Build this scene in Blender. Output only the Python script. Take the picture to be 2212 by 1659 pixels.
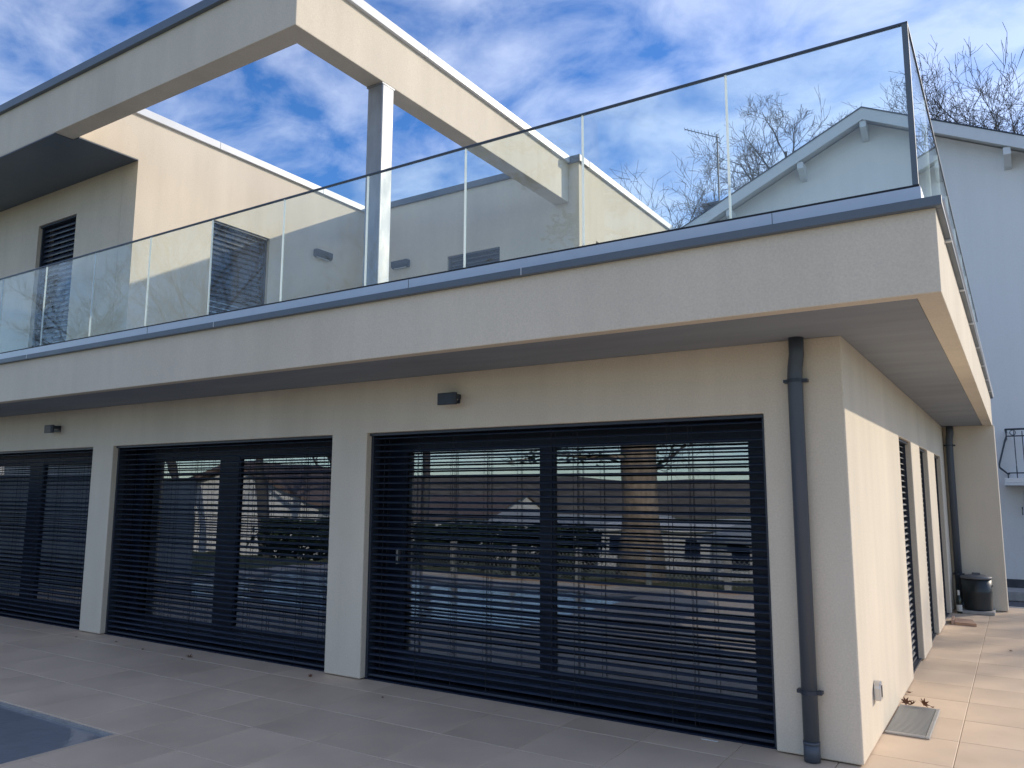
import bpy, bmesh, math, random
from mathutils import Vector, Matrix

for o in list(bpy.data.objects):
    bpy.data.objects.remove(o, do_unlink=True)
S = bpy.context.scene
COL = S.collection

# ------------------------------------------------------------------ camera
cd = bpy.data.cameras.new('camera')
cam = bpy.data.objects.new('camera', cd)
COL.objects.link(cam)
S.camera = cam
yaw, pitch, roll = -0.5667, 0.1387, 0.0041
fw = Vector((math.sin(yaw) * math.cos(pitch), math.cos(yaw) * math.cos(pitch), math.sin(pitch)))
r0 = Vector((math.cos(yaw), -math.sin(yaw), 0))
u0 = r0.cross(fw)
rt = r0 * math.cos(roll) + u0 * math.sin(roll)
up = -r0 * math.sin(roll) + u0 * math.cos(roll)
M = Matrix((rt, up, -fw)).transposed().to_4x4()
M.translation = Vector((0.9334, -5.5779, 1.6806))
cam.matrix_world = M
cd.sensor_width = 36
cd.lens = 36 * 1705.2 / 2212
cd.clip_start = 0.05
cd.clip_end = 3000

# ------------------------------------------------------------------ sun, sky
SUN = Vector((1.0, 1.328, 0.735)).normalized()
EL = math.asin(SUN.z)
AZ = math.atan2(SUN.x, SUN.y)
sd = bpy.data.lights.new('sun', 'SUN')
sd.energy = 2.0
sd.angle = math.radians(0.55)
sd.color = (1.0, 0.89, 0.73)
so = bpy.data.objects.new('sun', sd)
so.rotation_euler = (-SUN).to_track_quat('-Z', 'Y').to_euler()
so.location = SUN * 60
COL.objects.link(so)

W = bpy.data.worlds.new('World')
S.world = W
W.use_nodes = True
nt = W.node_tree
nt.nodes.clear()
def N(t, **k):
    n = nt.nodes.new(t)
    for a, b in k.items():
        setattr(n, a, b)
    return n
L = nt.links.new
wo = N('ShaderNodeOutputWorld')
bg = N('ShaderNodeBackground')
bg.inputs['Strength'].default_value = 0.132
sky = N('ShaderNodeTexSky', sky_type='NISHITA', sun_disc=False)
sky.sun_elevation = EL
sky.sun_rotation = AZ
sky.altitude = 300
sky.air_density = 1.0
sky.dust_density = 0.5
sky.ozone_density = 4.5
hsv = N('ShaderNodeHueSaturation'); L(sky.outputs[0], hsv.inputs['Color']); hsv.inputs['Saturation'].default_value = 1.2; hsv.inputs['Value'].default_value = 0.78; hsv.inputs['Hue'].default_value = 0.509
SKYC = hsv.outputs[0]
tc = N('ShaderNodeTexCoord')
sp = N('ShaderNodeSeparateXYZ')
L(tc.outputs['Generated'], sp.inputs[0])
zz = N('ShaderNodeMath', operation='MAXIMUM'); L(sp.outputs['Z'], zz.inputs[0]); zz.inputs[1].default_value = 0.0
za = N('ShaderNodeMath', operation='ADD'); L(zz.outputs[0], za.inputs[0]); za.inputs[1].default_value = 0.22
ux = N('ShaderNodeMath', operation='DIVIDE'); L(sp.outputs['X'], ux.inputs[0]); L(za.outputs[0], ux.inputs[1])
uy = N('ShaderNodeMath', operation='DIVIDE'); L(sp.outputs['Y'], uy.inputs[0]); L(za.outputs[0], uy.inputs[1])
cb = N('ShaderNodeCombineXYZ'); L(ux.outputs[0], cb.inputs[0]); L(uy.outputs[0], cb.inputs[1])
mp = N('ShaderNodeMapping'); L(cb.outputs[0], mp.inputs[0])
mp.inputs['Location'].default_value = (3.1, 1.7, 0)
mp.inputs['Rotation'].default_value = (0, 0, math.radians(35))
mp.inputs['Scale'].default_value = (1.0, 1.25, 1.0)
n1 = N('ShaderNodeTexNoise'); L(mp.outputs[0], n1.inputs['Vector'])
n1.inputs['Scale'].default_value = 5.4; n1.inputs['Detail'].default_value = 8; n1.inputs['Roughness'].default_value = 0.56
n1.inputs['Distortion'].default_value = 0.35
n2 = N('ShaderNodeTexNoise'); L(mp.outputs[0], n2.inputs['Vector'])
n2.inputs['Scale'].default_value = 0.75; n2.inputs['Detail'].default_value = 3
ad = N('ShaderNodeMath', operation='MULTIPLY_ADD'); L(n2.outputs['Fac'], ad.inputs[0]); ad.inputs[1].default_value = 0.75; L(n1.outputs['Fac'], ad.inputs[2])
rp = N('ShaderNodeValToRGB'); L(ad.outputs[0], rp.inputs[0])
rp.color_ramp.elements[0].position = 0.66; rp.color_ramp.elements[0].color = (0, 0, 0, 1)
rp.color_ramp.elements[1].position = 1.13; rp.color_ramp.elements[1].color = (1, 1, 1, 1)
mf = N('ShaderNodeMath', operation='MULTIPLY'); L(rp.outputs[0], mf.inputs[0])
hz = N('ShaderNodeMapRange'); L(sp.outputs['Z'], hz.inputs[0]); hz.inputs[1].default_value = 0.0; hz.inputs[2].default_value = 0.06; hz.inputs[3].default_value = 0.0; hz.inputs[4].default_value = 0.92
L(hz.outputs[0], mf.inputs[1])
# clouds scatter the sky's own light: brighter where the sky is brighter (towards the sun)
cl = N('ShaderNodeMix', data_type='RGBA', blend_type='ADD'); cl.inputs['Factor'].default_value = 1.0
skm = N('ShaderNodeMix', data_type='RGBA', blend_type='MULTIPLY'); skm.inputs['Factor'].default_value = 1.0
L(SKYC, skm.inputs[6]); skm.inputs[7].default_value = (1.05, 0.92, 0.78, 1)
L(skm.outputs[2], cl.inputs[6]); cl.inputs[7].default_value = (1.95, 1.93, 2.05, 1)
mx = N('ShaderNodeMix', data_type='RGBA'); L(mf.outputs[0], mx.inputs['Factor']); L(SKYC, mx.inputs[6]); L(cl.outputs[2], mx.inputs[7])
L(mx.outputs[2], bg.inputs['Color']); L(bg.outputs[0], wo.inputs['Surface'])

W.cycles.sampling_method = 'MANUAL'
W.cycles.sample_map_resolution = 512
S.view_settings.view_transform = 'Standard'
S.view_settings.look = 'None'
S.view_settings.gamma = 1.0
S.view_settings.exposure = 0.95
S.view_settings.use_curve_mapping = False
try:
    S.cycles.transparent_max_bounces = 16
    S.cycles.max_bounces = 6
    S.cycles.diffuse_bounces = 3
    S.cycles.glossy_bounces = 4
    S.cycles.caustics_reflective = False
    S.cycles.caustics_refractive = False
except Exception:
    pass

# ------------------------------------------------------------------ materials
def mat(name, col, rough=0.6, metal=0.0, spec=0.5):
    m = bpy.data.materials.new(name)
    m.use_nodes = True
    b = m.node_tree.nodes['Principled BSDF']
    b.inputs['Base Color'].default_value = (*col, 1)
    b.inputs['Roughness'].default_value = rough
    b.inputs['Metallic'].default_value = metal
    b.inputs['Specular IOR Level'].default_value = spec
    return m

def vary(m, col, amt=0.12, scale=3.0, detail=5, bump=0.0, bscale=200, bdist=0.002, stretch=(1, 1, 1), rand=0.0, col2=None, rvar=0.0, coord='Object'):
    """procedural colour mottling, optional per-object variation and fine relief"""
    t = m.node_tree
    b = t.nodes['Principled BSDF']
    tcn = t.nodes.new('ShaderNodeTexCoord')
    mpn = t.nodes.new('ShaderNodeMapping')
    mpn.inputs['Scale'].default_value = stretch
    t.links.new(tcn.outputs[coord], mpn.inputs[0])
    src = mpn.outputs[0]
    oi = None
    if rand:
        oi = t.nodes.new('ShaderNodeObjectInfo')
        av = t.nodes.new('ShaderNodeVectorMath'); av.operation = 'MULTIPLY_ADD'
        cmb = t.nodes.new('ShaderNodeCombineXYZ')
        for i in range(3):
            t.links.new(oi.outputs['Random'], cmb.inputs[i])
        t.links.new(cmb.outputs[0], av.inputs[0]); av.inputs[1].default_value = (37, 53, 71)
        t.links.new(src, av.inputs[2]); src = av.outputs[0]
    nn = t.nodes.new('ShaderNodeTexNoise')
    nn.inputs['Scale'].default_value = scale; nn.inputs['Detail'].default_value = detail; nn.inputs['Roughness'].default_value = 0.6
    t.links.new(src, nn.inputs['Vector'])
    rpn = t.nodes.new('ShaderNodeValToRGB')
    c2 = col2 or tuple(min(1, c * (1 + amt)) for c in col)
    rpn.color_ramp.elements[0].position = 0.3; rpn.color_ramp.elements[0].color = (*[c * (1 - amt) for c in col], 1)
    rpn.color_ramp.elements[1].position = 0.7; rpn.color_ramp.elements[1].color = (*c2, 1)
    t.links.new(nn.outputs['Fac'], rpn.inputs[0])
    out = rpn.outputs[0]
    if rand:
        hs = t.nodes.new('ShaderNodeHueSaturation')
        mr = t.nodes.new('ShaderNodeMapRange')
        t.links.new(oi.outputs['Random'], mr.inputs[0])
        mr.inputs[3].default_value = 1 - rand; mr.inputs[4].default_value = 1 + rand
        t.links.new(mr.outputs[0], hs.inputs['Value']); t.links.new(out, hs.inputs['Color']); out = hs.outputs[0]
    t.links.new(out, b.inputs['Base Color'])
    if rvar:
        mr2 = t.nodes.new('ShaderNodeMapRange')
        t.links.new(nn.outputs['Fac'], mr2.inputs[0])
        r_ = b.inputs['Roughness'].default_value
        mr2.inputs[1].default_value = 0.3; mr2.inputs[2].default_value = 0.7
        mr2.inputs[3].default_value = r_ - rvar; mr2.inputs[4].default_value = r_ + rvar
        t.links.new(mr2.outputs[0], b.inputs['Roughness'])
    if bump:
        n2_ = t.nodes.new('ShaderNodeTexNoise')
        n2_.inputs['Scale'].default_value = bscale; n2_.inputs['Detail'].default_value = 3
        t.links.new(tcn.outputs[coord], n2_.inputs['Vector'])
        bp = t.nodes.new('ShaderNodeBump')
        bp.inputs['Strength'].default_value = bump; bp.inputs['Distance'].default_value = bdist
        t.links.new(n2_.outputs['Fac'], bp.inputs['Height'])
        t.links.new(bp.outputs[0], b.inputs['Normal'])
    return m

def grain(m, fine=0.10, streak=0.035):
    t = m.node_tree; b = t.nodes['Principled BSDF']
    src = b.inputs['Base Color'].links[0].from_socket
    tcn = t.nodes.new('ShaderNodeTexCoord')
    n = t.nodes.new('ShaderNodeTexNoise'); n.inputs['Scale'].default_value = 75; n.inputs['Detail'].default_value = 4; n.inputs['Roughness'].default_value = 0.7
    t.links.new(tcn.outputs['Object'], n.inputs['Vector'])
    mpn = t.nodes.new('ShaderNodeMapping'); mpn.inputs['Scale'].default_value = (5, 5, 0.35)
    t.links.new(tcn.outputs['Object'], mpn.inputs[0])
    n2_ = t.nodes.new('ShaderNodeTexNoise'); n2_.inputs['Scale'].default_value = 1.0; n2_.inputs['Detail'].default_value = 6
    t.links.new(mpn.outputs[0], n2_.inputs['Vector'])
    r1 = t.nodes.new('ShaderNodeMapRange'); t.links.new(n.outputs['Fac'], r1.inputs[0])
    r1.inputs[1].default_value = 0.3; r1.inputs[2].default_value = 0.7; r1.inputs[3].default_value = 1 - fine; r1.inputs[4].default_value = 1 + fine * 0.6
    r2 = t.nodes.new('ShaderNodeMapRange'); t.links.new(n2_.outputs['Fac'], r2.inputs[0])
    r2.inputs[1].default_value = 0.35; r2.inputs[2].default_value = 0.7; r2.inputs[3].default_value = 1.0 + streak * 0.5; r2.inputs[4].default_value = 1 - streak
    mu = t.nodes.new('ShaderNodeMath'); mu.operation = 'MULTIPLY'; t.links.new(r1.outputs[0], mu.inputs[0]); t.links.new(r2.outputs[0], mu.inputs[1])
    hs = t.nodes.new('ShaderNodeHueSaturation'); t.links.new(mu.outputs[0], hs.inputs['Value']); t.links.new(src, hs.inputs['Color'])
    t.links.new(hs.outputs[0], b.inputs['Base Color'])
CREAM = (0.745, 0.655, 0.52)
M_render = vary(mat('cream_render', CREAM, 0.9, spec=0.2), CREAM, 0.075, 0.9, 7, 0.5, 160, 0.004, stretch=(1, 1, 0.45))
grain(M_render)
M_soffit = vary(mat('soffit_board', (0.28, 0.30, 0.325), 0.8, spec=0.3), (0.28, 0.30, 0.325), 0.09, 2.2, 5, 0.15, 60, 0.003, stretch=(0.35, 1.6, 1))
M_dark = vary(mat('anthracite_metal', (0.026, 0.034, 0.050), 0.42), (0.026, 0.034, 0.050), 0.12, 6)
M_frame = mat('window_frame_anthracite', (0.010, 0.017, 0.036), 0.45, spec=0.3)
M_slat = vary(mat('slat_anthracite', (0.026, 0.037, 0.060), 0.36, spec=0.5), (0.026, 0.037, 0.060), 0.15, 9, rand=0.1, rvar=0.05)
M_coping = vary(mat('zinc_grey_and_shaded_coping', (0.115, 0.142, 0.172), 0.45, 0.0), (0.115, 0.142, 0.172), 0.08, 3, rvar=0.08)
M_coplight = vary(mat('light_metal_sunlit_coping', (0.62, 0.64, 0.66), 0.4, 0.0), (0.62, 0.64, 0.66), 0.05, 4)
M_alu = vary(mat('anodised_aluminium', (0.50, 0.535, 0.58), 0.38, 0.35), (0.50, 0.535, 0.58), 0.05, 5, rvar=0.05)
M_galv = vary(mat('galvanised_steel', (0.30, 0.32, 0.345), 0.5, 0.2), (0.30, 0.32, 0.345), 0.28, 5, 6, 0.1, 40, 0.002, stretch=(1, 1, 0.35), rvar=0.12)
M_pipe = vary(mat('downpipe_slate_grey', (0.068, 0.082, 0.102), 0.42), (0.068, 0.082, 0.102), 0.1, 5, stretch=(1, 1, 0.2))
M_tile = vary(mat('beige_porcelain_tile', (0.69, 0.535, 0.385), 0.55, spec=0.35), (0.69, 0.535, 0.385), 0.10, 1.5, 8, 0.12, 90, 0.002, rand=0.06, rvar=0.1)
M_grout = vary(mat('pale_grout', (0.56, 0.46, 0.36), 0.9), (0.56, 0.46, 0.36), 0.12, 8)
M_white = vary(mat('white_house_paint', (0.80, 0.785, 0.75), 0.85, spec=0.2), (0.80, 0.785, 0.75), 0.035, 0.6, 6, 0.3, 120, 0.003, stretch=(1, 1, 0.3))
grain(M_white, 0.06, 0.025)
M_board = vary(mat('painted_barge_board', (0.68, 0.70, 0.70), 0.6), (0.68, 0.70, 0.70), 0.06, 2)
M_plinth = vary(mat('dark_plinth', (0.07, 0.075, 0.085), 0.8), (0.07, 0.075, 0.085), 0.25, 4)
M_rooft = vary(mat('clay_roof', (0.20, 0.10, 0.07), 0.8), (0.20, 0.10, 0.07), 0.25, 5)
M_bark = vary(mat('grey_bark', (0.095, 0.088, 0.083), 0.9, spec=0.1), (0.095, 0.088, 0.083), 0.3, 7)
M_pine = vary(mat('cedar_bark', (0.30, 0.235, 0.175), 0.95, spec=0.1), (0.30, 0.235, 0.175), 0.35, 4, 6, 0.8, 12, 0.03, stretch=(2, 2, 0.5))
M_needle = vary(mat('conifer_needles', (0.045, 0.075, 0.04), 0.8, spec=0.2), (0.045, 0.075, 0.04), 0.4, 3)
M_rail = mat('rail_slate_grey', (0.055, 0.072, 0.10), 0.4)
M_iron = mat('wrought_iron', (0.05, 0.065, 0.08), 0.5)
M_steel = vary(mat('stainless_grate', (0.50, 0.50, 0.48), 0.35, 0.5), (0.50, 0.50, 0.48), 0.1, 12)
M_leaf = vary(mat('dry_leaf', (0.14, 0.065, 0.035), 0.8, spec=0.2), (0.14, 0.065, 0.035), 0.35, 30, rand=0.3)
M_wood = vary(mat('weathered_board', (0.42, 0.27, 0.19), 0.75), (0.42, 0.27, 0.19), 0.2, 5, stretch=(1, 8, 8))
M_bin = vary(mat('black_plastic', (0.022, 0.028, 0.030), 0.42), (0.022, 0.028, 0.030), 0.25, 4, rvar=0.12)
M_lid = mat('grey_plastic_lid', (0.13, 0.135, 0.14), 0.5)
M_slab = vary(mat('concrete_slab', (0.36, 0.35, 0.33), 0.9), (0.36, 0.35, 0.33), 0.15, 9)
M_paper = mat('paper_label', (0.62, 0.60, 0.54), 0.8)
M_bottle = mat('dark_green_bottle', (0.012, 0.018, 0.012), 0.1)
M_gravel = vary(mat('grey_gravel', (0.16, 0.16, 0.165), 0.95, spec=0.1), (0.16, 0.16, 0.165), 0.35, 14, 6, 0.8, 60, 0.03)
M_grass = vary(mat('meadow_grass', (0.12, 0.135, 0.06), 0.95, spec=0.1), (0.12, 0.135, 0.06), 0.35, 0.5, 8, 0.6, 20, 0.05, col2=(0.20, 0.18, 0.09))
M_hill = vary(mat('winter_woodland', (0.16, 0.13, 0.105), 0.95, spec=0.05), (0.16, 0.13, 0.105), 0.4, 0.15, 9, col2=(0.22, 0.185, 0.145))
M_bounce = vary(mat('pale_bounce_gravel', (0.48, 0.43, 0.36), 0.95, spec=0.1), (0.48, 0.43, 0.36), 0.15, 9, 6, 0.8, 50, 0.03)
M_hedge = vary(mat('dark_hedge', (0.03, 0.045, 0.025), 0.9, spec=0.1), (0.03, 0.045, 0.025), 0.5, 3)
M_liner = vary(mat('pool_liner', (0.12, 0.15, 0.19), 0.7), (0.12, 0.15, 0.19), 0.12, 2)
M_plaster = mat('interior_plaster', (0.35, 0.34, 0.32), 0.9)
M_floor = mat('interior_floor', (0.13, 0.12, 0.11), 0.6)
M_gwall = vary(mat('grey_garden_wall', (0.36, 0.37, 0.36), 0.9), (0.36, 0.37, 0.36), 0.08, 1.5)
M_whouse = vary(mat('distant_render', (0.68, 0.66, 0.62), 0.9), (0.68, 0.66, 0.62), 0.05, 0.5, rand=0.12)
M_redroof = vary(mat('distant_roof', (0.15, 0.105, 0.085), 0.85), (0.15, 0.105, 0.085), 0.2, 2, rand=0.2)
M_wire = mat('galvanised_wire', (0.35, 0.36, 0.36), 0.5, 0.4)
M_lens = mat('frosted_lens', (0.62, 0.62, 0.58), 0.4)
M_black = mat('rubber_gasket', (0.008, 0.010, 0.014), 0.6)
M_chrome = mat('satin_chrome', (0.62, 0.63, 0.64), 0.28, 0.8)

def thin_glass(name, tint, base=0.0, boost=1.0, rough=0.0, refl=(0.96, 0.98, 0.98), warp=0.0, film=0.0):
    m = bpy.data.materials.new(name); m.use_nodes = True
    t = m.node_tree; t.nodes.clear()
    o = t.nodes.new('ShaderNodeOutputMaterial')
    tr = t.nodes.new('ShaderNodeBsdfTransparent'); tr.inputs[0].default_value = (*tint, 1)
    gl = t.nodes.new('ShaderNodeBsdfGlossy'); gl.inputs['Roughness'].default_value = rough
    gl.inputs['Color'].default_value = (*refl, 1)
    # Schlick reflectance, the same on the outer and the inner face
    lwt = t.nodes.new('ShaderNodeLayerWeight'); lwt.inputs['Blend'].default_value = 0.5
    pw = t.nodes.new('ShaderNodeMath'); pw.operation = 'POWER'; t.links.new(lwt.outputs['Facing'], pw.inputs[0]); pw.inputs[1].default_value = 5
    sc = t.nodes.new('ShaderNodeMath'); sc.operation = 'MULTIPLY_ADD'; t.links.new(pw.outputs[0], sc.inputs[0]); sc.inputs[1].default_value = 0.96; sc.inputs[2].default_value = 0.04
    lw = t.nodes.new('ShaderNodeMath'); lw.operation = 'MULTIPLY_ADD'; lw.use_clamp = True
    t.links.new(sc.outputs[0], lw.inputs[0]); lw.inputs[1].default_value = boost; lw.inputs[2].default_value = base
    mxs = t.nodes.new('ShaderNodeMixShader')
    t.links.new(lw.outputs[0], mxs.inputs[0]); t.links.new(tr.outputs[0], mxs.inputs[1]); t.links.new(gl.outputs[0], mxs.inputs[2])
    out = mxs.outputs[0]
    if film:                                   # thin dust film, mixed in for milky haze and pale sheen
        df = t.nodes.new('ShaderNodeBsdfTranslucent'); df.inputs[0].default_value = (0.85, 0.9, 0.9, 1)
        dd = t.nodes.new('ShaderNodeBsdfDiffuse'); dd.inputs[0].default_value = (0.85, 0.9, 0.9, 1)
        m1 = t.nodes.new('ShaderNodeMixShader'); m1.inputs[0].default_value = 0.5
        t.links.new(df.outputs[0], m1.inputs[1]); t.links.new(dd.outputs[0], m1.inputs[2])
        tcn = t.nodes.new('ShaderNodeTexCoord'); nz = t.nodes.new('ShaderNodeTexNoise'); nz.inputs['Scale'].default_value = 2.3; nz.inputs['Detail'].default_value = 6
        t.links.new(tcn.outputs['Object'], nz.inputs['Vector'])
        mr = t.nodes.new('ShaderNodeMapRange'); t.links.new(nz.outputs['Fac'], mr.inputs[0]); mr.inputs[1].default_value = 0.3; mr.inputs[2].default_value = 0.75
        mr.inputs[3].default_value = film * 0.6; mr.inputs[4].default_value = film * 1.7
        m2 = t.nodes.new('ShaderNodeMixShader'); t.links.new(mr.outputs[0], m2.inputs[0])
        t.links.new(out, m2.inputs[1]); t.links.new(m1.outputs[0], m2.inputs[2]); out = m2.outputs[0]
    if warp:                                   # slightly wavy float glass
        tcn = t.nodes.new('ShaderNodeTexCoord'); nz = t.nodes.new('ShaderNodeTexNoise'); nz.inputs['Scale'].default_value = 1.3; nz.inputs['Detail'].default_value = 1
        t.links.new(tcn.outputs['Object'], nz.inputs['Vector'])
        bp = t.nodes.new('ShaderNodeBump'); bp.inputs['Strength'].default_value = warp; bp.inputs['Distance'].default_value = 0.03
        t.links.new(nz.outputs['Fac'], bp.inputs['Height']); t.links.new(bp.outputs[0], gl.inputs['Normal'])
    t.links.new(out, o.inputs[0])
    return m
M_glass = thin_glass('balustrade_glass', (0.93, 0.968, 0.955), 0.0, 0.75, film=0.024)
M_pane = thin_glass('coated_double_glazing', (0.5, 0.53, 0.55), 0.16, 2.0, refl=(0.86, 0.92, 1.0), warp=0.10)
M_water = mat('murky_pool_water', (0.27, 0.285, 0.30), 0.04, spec=0.5)
def add_waves(m):
    t = m.node_tree
    tcn = t.nodes.new('ShaderNodeTexCoord'); n = t.nodes.new('ShaderNodeTexNoise'); n.inputs['Scale'].default_value = 3.5; n.inputs['Detail'].default_value = 4
    t.links.new(tcn.outputs['Object'], n.inputs['Vector'])
    b = t.nodes.new('ShaderNodeBump'); b.inputs['Strength'].default_value = 0.4; b.inputs['Distance'].default_value = 0.03
    t.links.new(n.outputs['Fac'], b.inputs['Height'])
    t.links.new(b.outputs[0], t.nodes['Principled BSDF'].inputs['Normal'])
add_waves(M_water)
def edge_glass():
    m = bpy.data.materials.new('frosted_glass_edge'); m.use_nodes = True
    t = m.node_tree; t.nodes.clear()
    o = t.nodes.new('ShaderNodeOutputMaterial')
    a = t.nodes.new('ShaderNodeBsdfTranslucent'); a.inputs[0].default_value = (0.93, 0.97, 0.96, 1)
    b = t.nodes.new('ShaderNodeBsdfDiffuse'); b.inputs[0].default_value = (0.80, 0.86, 0.86, 1)
    mm = t.nodes.new('ShaderNodeMixShader'); mm.inputs[0].default_value = 0.25
    t.links.new(a.outputs[0], mm.inputs[1]); t.links.new(b.outputs[0], mm.inputs[2]); t.links.new(mm.outputs[0], o.inputs[0])
    return m
M_edge = edge_glass()

# ------------------------------------------------------------------ mesh helpers
class MB:
    def __init__(s): s.v = []; s.f = []
    def box(s, x0, x1, y0, y1, z0, z1):
        b = len(s.v)
        s.v += [(x, y, z) for z in (z0, z1) for y in (y0, y1) for x in (x0, x1)]
        s.f += [tuple(b + i for i in f) for f in ((0, 2, 3, 1), (4, 5, 7, 6), (0, 1, 5, 4), (2, 6, 7, 3), (0, 4, 6, 2), (1, 3, 7, 5))]
        return s
    def prism(s, pts, d):
        """closed polygon pts (3-D), extruded by vector d"""
        b = len(s.v); n = len(pts); d = Vector(d)
        s.v += [tuple(p) for p in pts] + [tuple(Vector(p) + d) for p in pts]
        s.f.append(tuple(b + i for i in range(n)))
        s.f.append(tuple(b + n + i for i in reversed(range(n))))
        for i in range(n):
            j = (i + 1) % n
            s.f.append((b + j, b + i, b + n + i, b + n + j))
        return s
    def tube(s, pts, rad, n=8, cap=True):
        pts = [Vector(p) for p in pts]
        rads = rad if isinstance(rad, (list, tuple)) else [rad] * len(pts)
        b = len(s.v)
        for i, p in enumerate(pts):
            t = (pts[min(i + 1, len(pts) - 1)] - pts[max(i - 1, 0)])
            t.normalize()
            a = Vector((0, 0, 1)) if abs(t.z) < 0.9 else Vector((1, 0, 0))
            e1 = t.cross(a).normalized(); e2 = t.cross(e1)
            for k in range(n):
                w = 2 * math.pi * k / n
                s.v.append(tuple(p + (e1 * math.cos(w) + e2 * math.sin(w)) * rads[i]))
        for i in range(len(pts) - 1):
            for k in range(n):
                k2 = (k + 1) % n
                s.f.append((b + i * n + k, b + i * n + k2, b + (i + 1) * n + k2, b + (i + 1) * n + k))
        if cap:
            s.f.append(tuple(b + k for k in reversed(range(n))))
            e = b + (len(pts) - 1) * n
            s.f.append(tuple(e + k for k in range(n)))
        return s
    def lathe(s, prof, cx, cy, n=24):
        b = len(s.v)
        for r, z in prof:
            for k in range(n):
                w = 2 * math.pi * k / n
                s.v.append((cx + r * math.cos(w), cy + r * math.sin(w), z))
        for i in range(len(prof) - 1):
            for k in range(n):
                k2 = (k + 1) % n
                s.f.append((b + i * n + k, b + i * n + k2, b + (i + 1) * n + k2, b + (i + 1) * n + k))
        s.f.append(tuple(b + k for k in reversed(range(n))))
        e = b + (len(prof) - 1) * n
        s.f.append(tuple(e + k for k in range(n)))
        return s
    def cells(s, us, vs, holes, d, fn):
        """rectangular slab in (u,v) with cell holes, depth d; fn(u,v,w)->xyz"""
        fill = {}
        for i in range(len(us) - 1):
            for j in range(len(vs) - 1):
                cu = (us[i] + us[i + 1]) / 2; cv = (vs[j] + vs[j + 1]) / 2
                fill[i, j] = not any(a < cu < b and c < cv < e for a, b, c, e in holes)
        idx = {}
        def V(i, j, k):
            if (i, j, k) not in idx:
                idx[i, j, k] = len(s.v); s.v.append(tuple(fn(us[i], vs[j], d * k)))
            return idx[i, j, k]
        for (i, j), on in fill.items():
            if not on: continue
            s.f.append((V(i, j, 0), V(i + 1, j, 0), V(i + 1, j + 1, 0), V(i, j + 1, 0)))
            s.f.append((V(i, j, 1), V(i, j + 1, 1), V(i + 1, j + 1, 1), V(i + 1, j, 1)))
            for di, dj, a, b2 in ((-1, 0, (0, 1), (0, 0)), (1, 0, (1, 0), (1, 1)), (0, -1, (0, 0), (1, 0)), (0, 1, (1, 1), (0, 1))):
                if not fill.get((i + di, j + dj), False):
                    s.f.append((V(i + a[0], j + a[1], 0), V(i + a[0], j + a[1], 1), V(i + b2[0], j + b2[1], 1), V(i + b2[0], j + b2[1], 0)))
        return s
    def build(s, name, m, parent=None, bevel=0.0, smooth=False, seg=2):
        me = bpy.data.meshes.new(name)
        me.from_pydata(s.v, [], s.f)
        me.validate()
        bm = bmesh.new(); bm.from_mesh(me)
        bmesh.ops.recalc_face_normals(bm, faces=bm.faces)
        bm.to_mesh(me); bm.free()
        me.materials.append(m)
        if smooth:
            for p in me.polygons: p.use_smooth = True
        o = bpy.data.objects.new(name, me)
        COL.objects.link(o)
        if parent: o.parent = parent
        if bevel:
            bv = o.modifiers.new('bevel', 'BEVEL'); bv.width = bevel; bv.segments = seg; bv.limit_method = 'ANGLE'
            bv.angle_limit = math.radians(40)
        return o

def box(name, m, parent, *a, bevel=0.0):
    return MB().box(*a).build(name, m, parent, bevel)
def link(name, me, parent, loc=(0, 0, 0), rot=(0, 0, 0), scale=None):
    o = bpy.data.objects.new(name, me); COL.objects.link(o)
    o.parent = parent; o.location = loc; o.rotation_euler = rot
    if scale: o.scale = scale
    return o
def thing(name, label, cat, loc=(0, 0, 0), group=None):
    o = bpy.data.objects.new(name, None); COL.objects.link(o)
    o.location = loc; o.empty_display_size = 0.2
    return tag(o, label, cat, group)
def tag(o, label, cat, group=None):
    o['label'] = label; o['category'] = cat
    if group: o['group'] = group
    return o
def struct(o): o['kind'] = 'structure'; return o
def stuff(o): o['kind'] = 'stuff'; return o

# ================================================================== SETTING
# ---- ground: one sheet to the horizon
def gz(x, y):
    if y < -9:
        t = min(1, (-9 - y) / 90) if x < 1.8 else min(1, max(0, -14 - y) / 90); z = -0.06 - 6.5 * (t ** 0.8)
    elif y > 8.98: z = -0.38
    else: z = -0.06
    if y > 20: z += 7.5 * min(1, (y - 20) / 12) ** 1.2
    if x < -16 and y > -9: z -= 0.04 * min(-16 - x, 30)
    return z
b = MB()
xs = [-900, -400, -200, -120, -80, -60, -45, -35, -28, -22, -16.5, -13.7, -10, -6, -2, 1.72, 4, 8, 14, 22, 34, 60, 120, 300, 900]
ys = [-900, -420, -260, -160, -110, -90, -75, -60, -48, -38, -30, -24, -18, -14.2, -11.5, -9.0, -7.6, 8.97, 9.0, 11, 14, 17, 20, 23, 26, 29, 32, 40, 70, 200, 900]
for y in ys:
    for x in xs: b.v.append((x, y, gz(x, y)))
nx = len(xs)
for j in range(len(ys) - 1):
    for i in range(nx - 1):
        # the sheet is left open where the pool basin is dug in
        b.f.append((j * nx + i, j * nx + i + 1, (j + 1) * nx + i + 1, (j + 1) * nx + i))
POOL = (-12.6, -4.55, -6.3, -2.125)
g = b.build('ground', M_grass)
struct(g)
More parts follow.
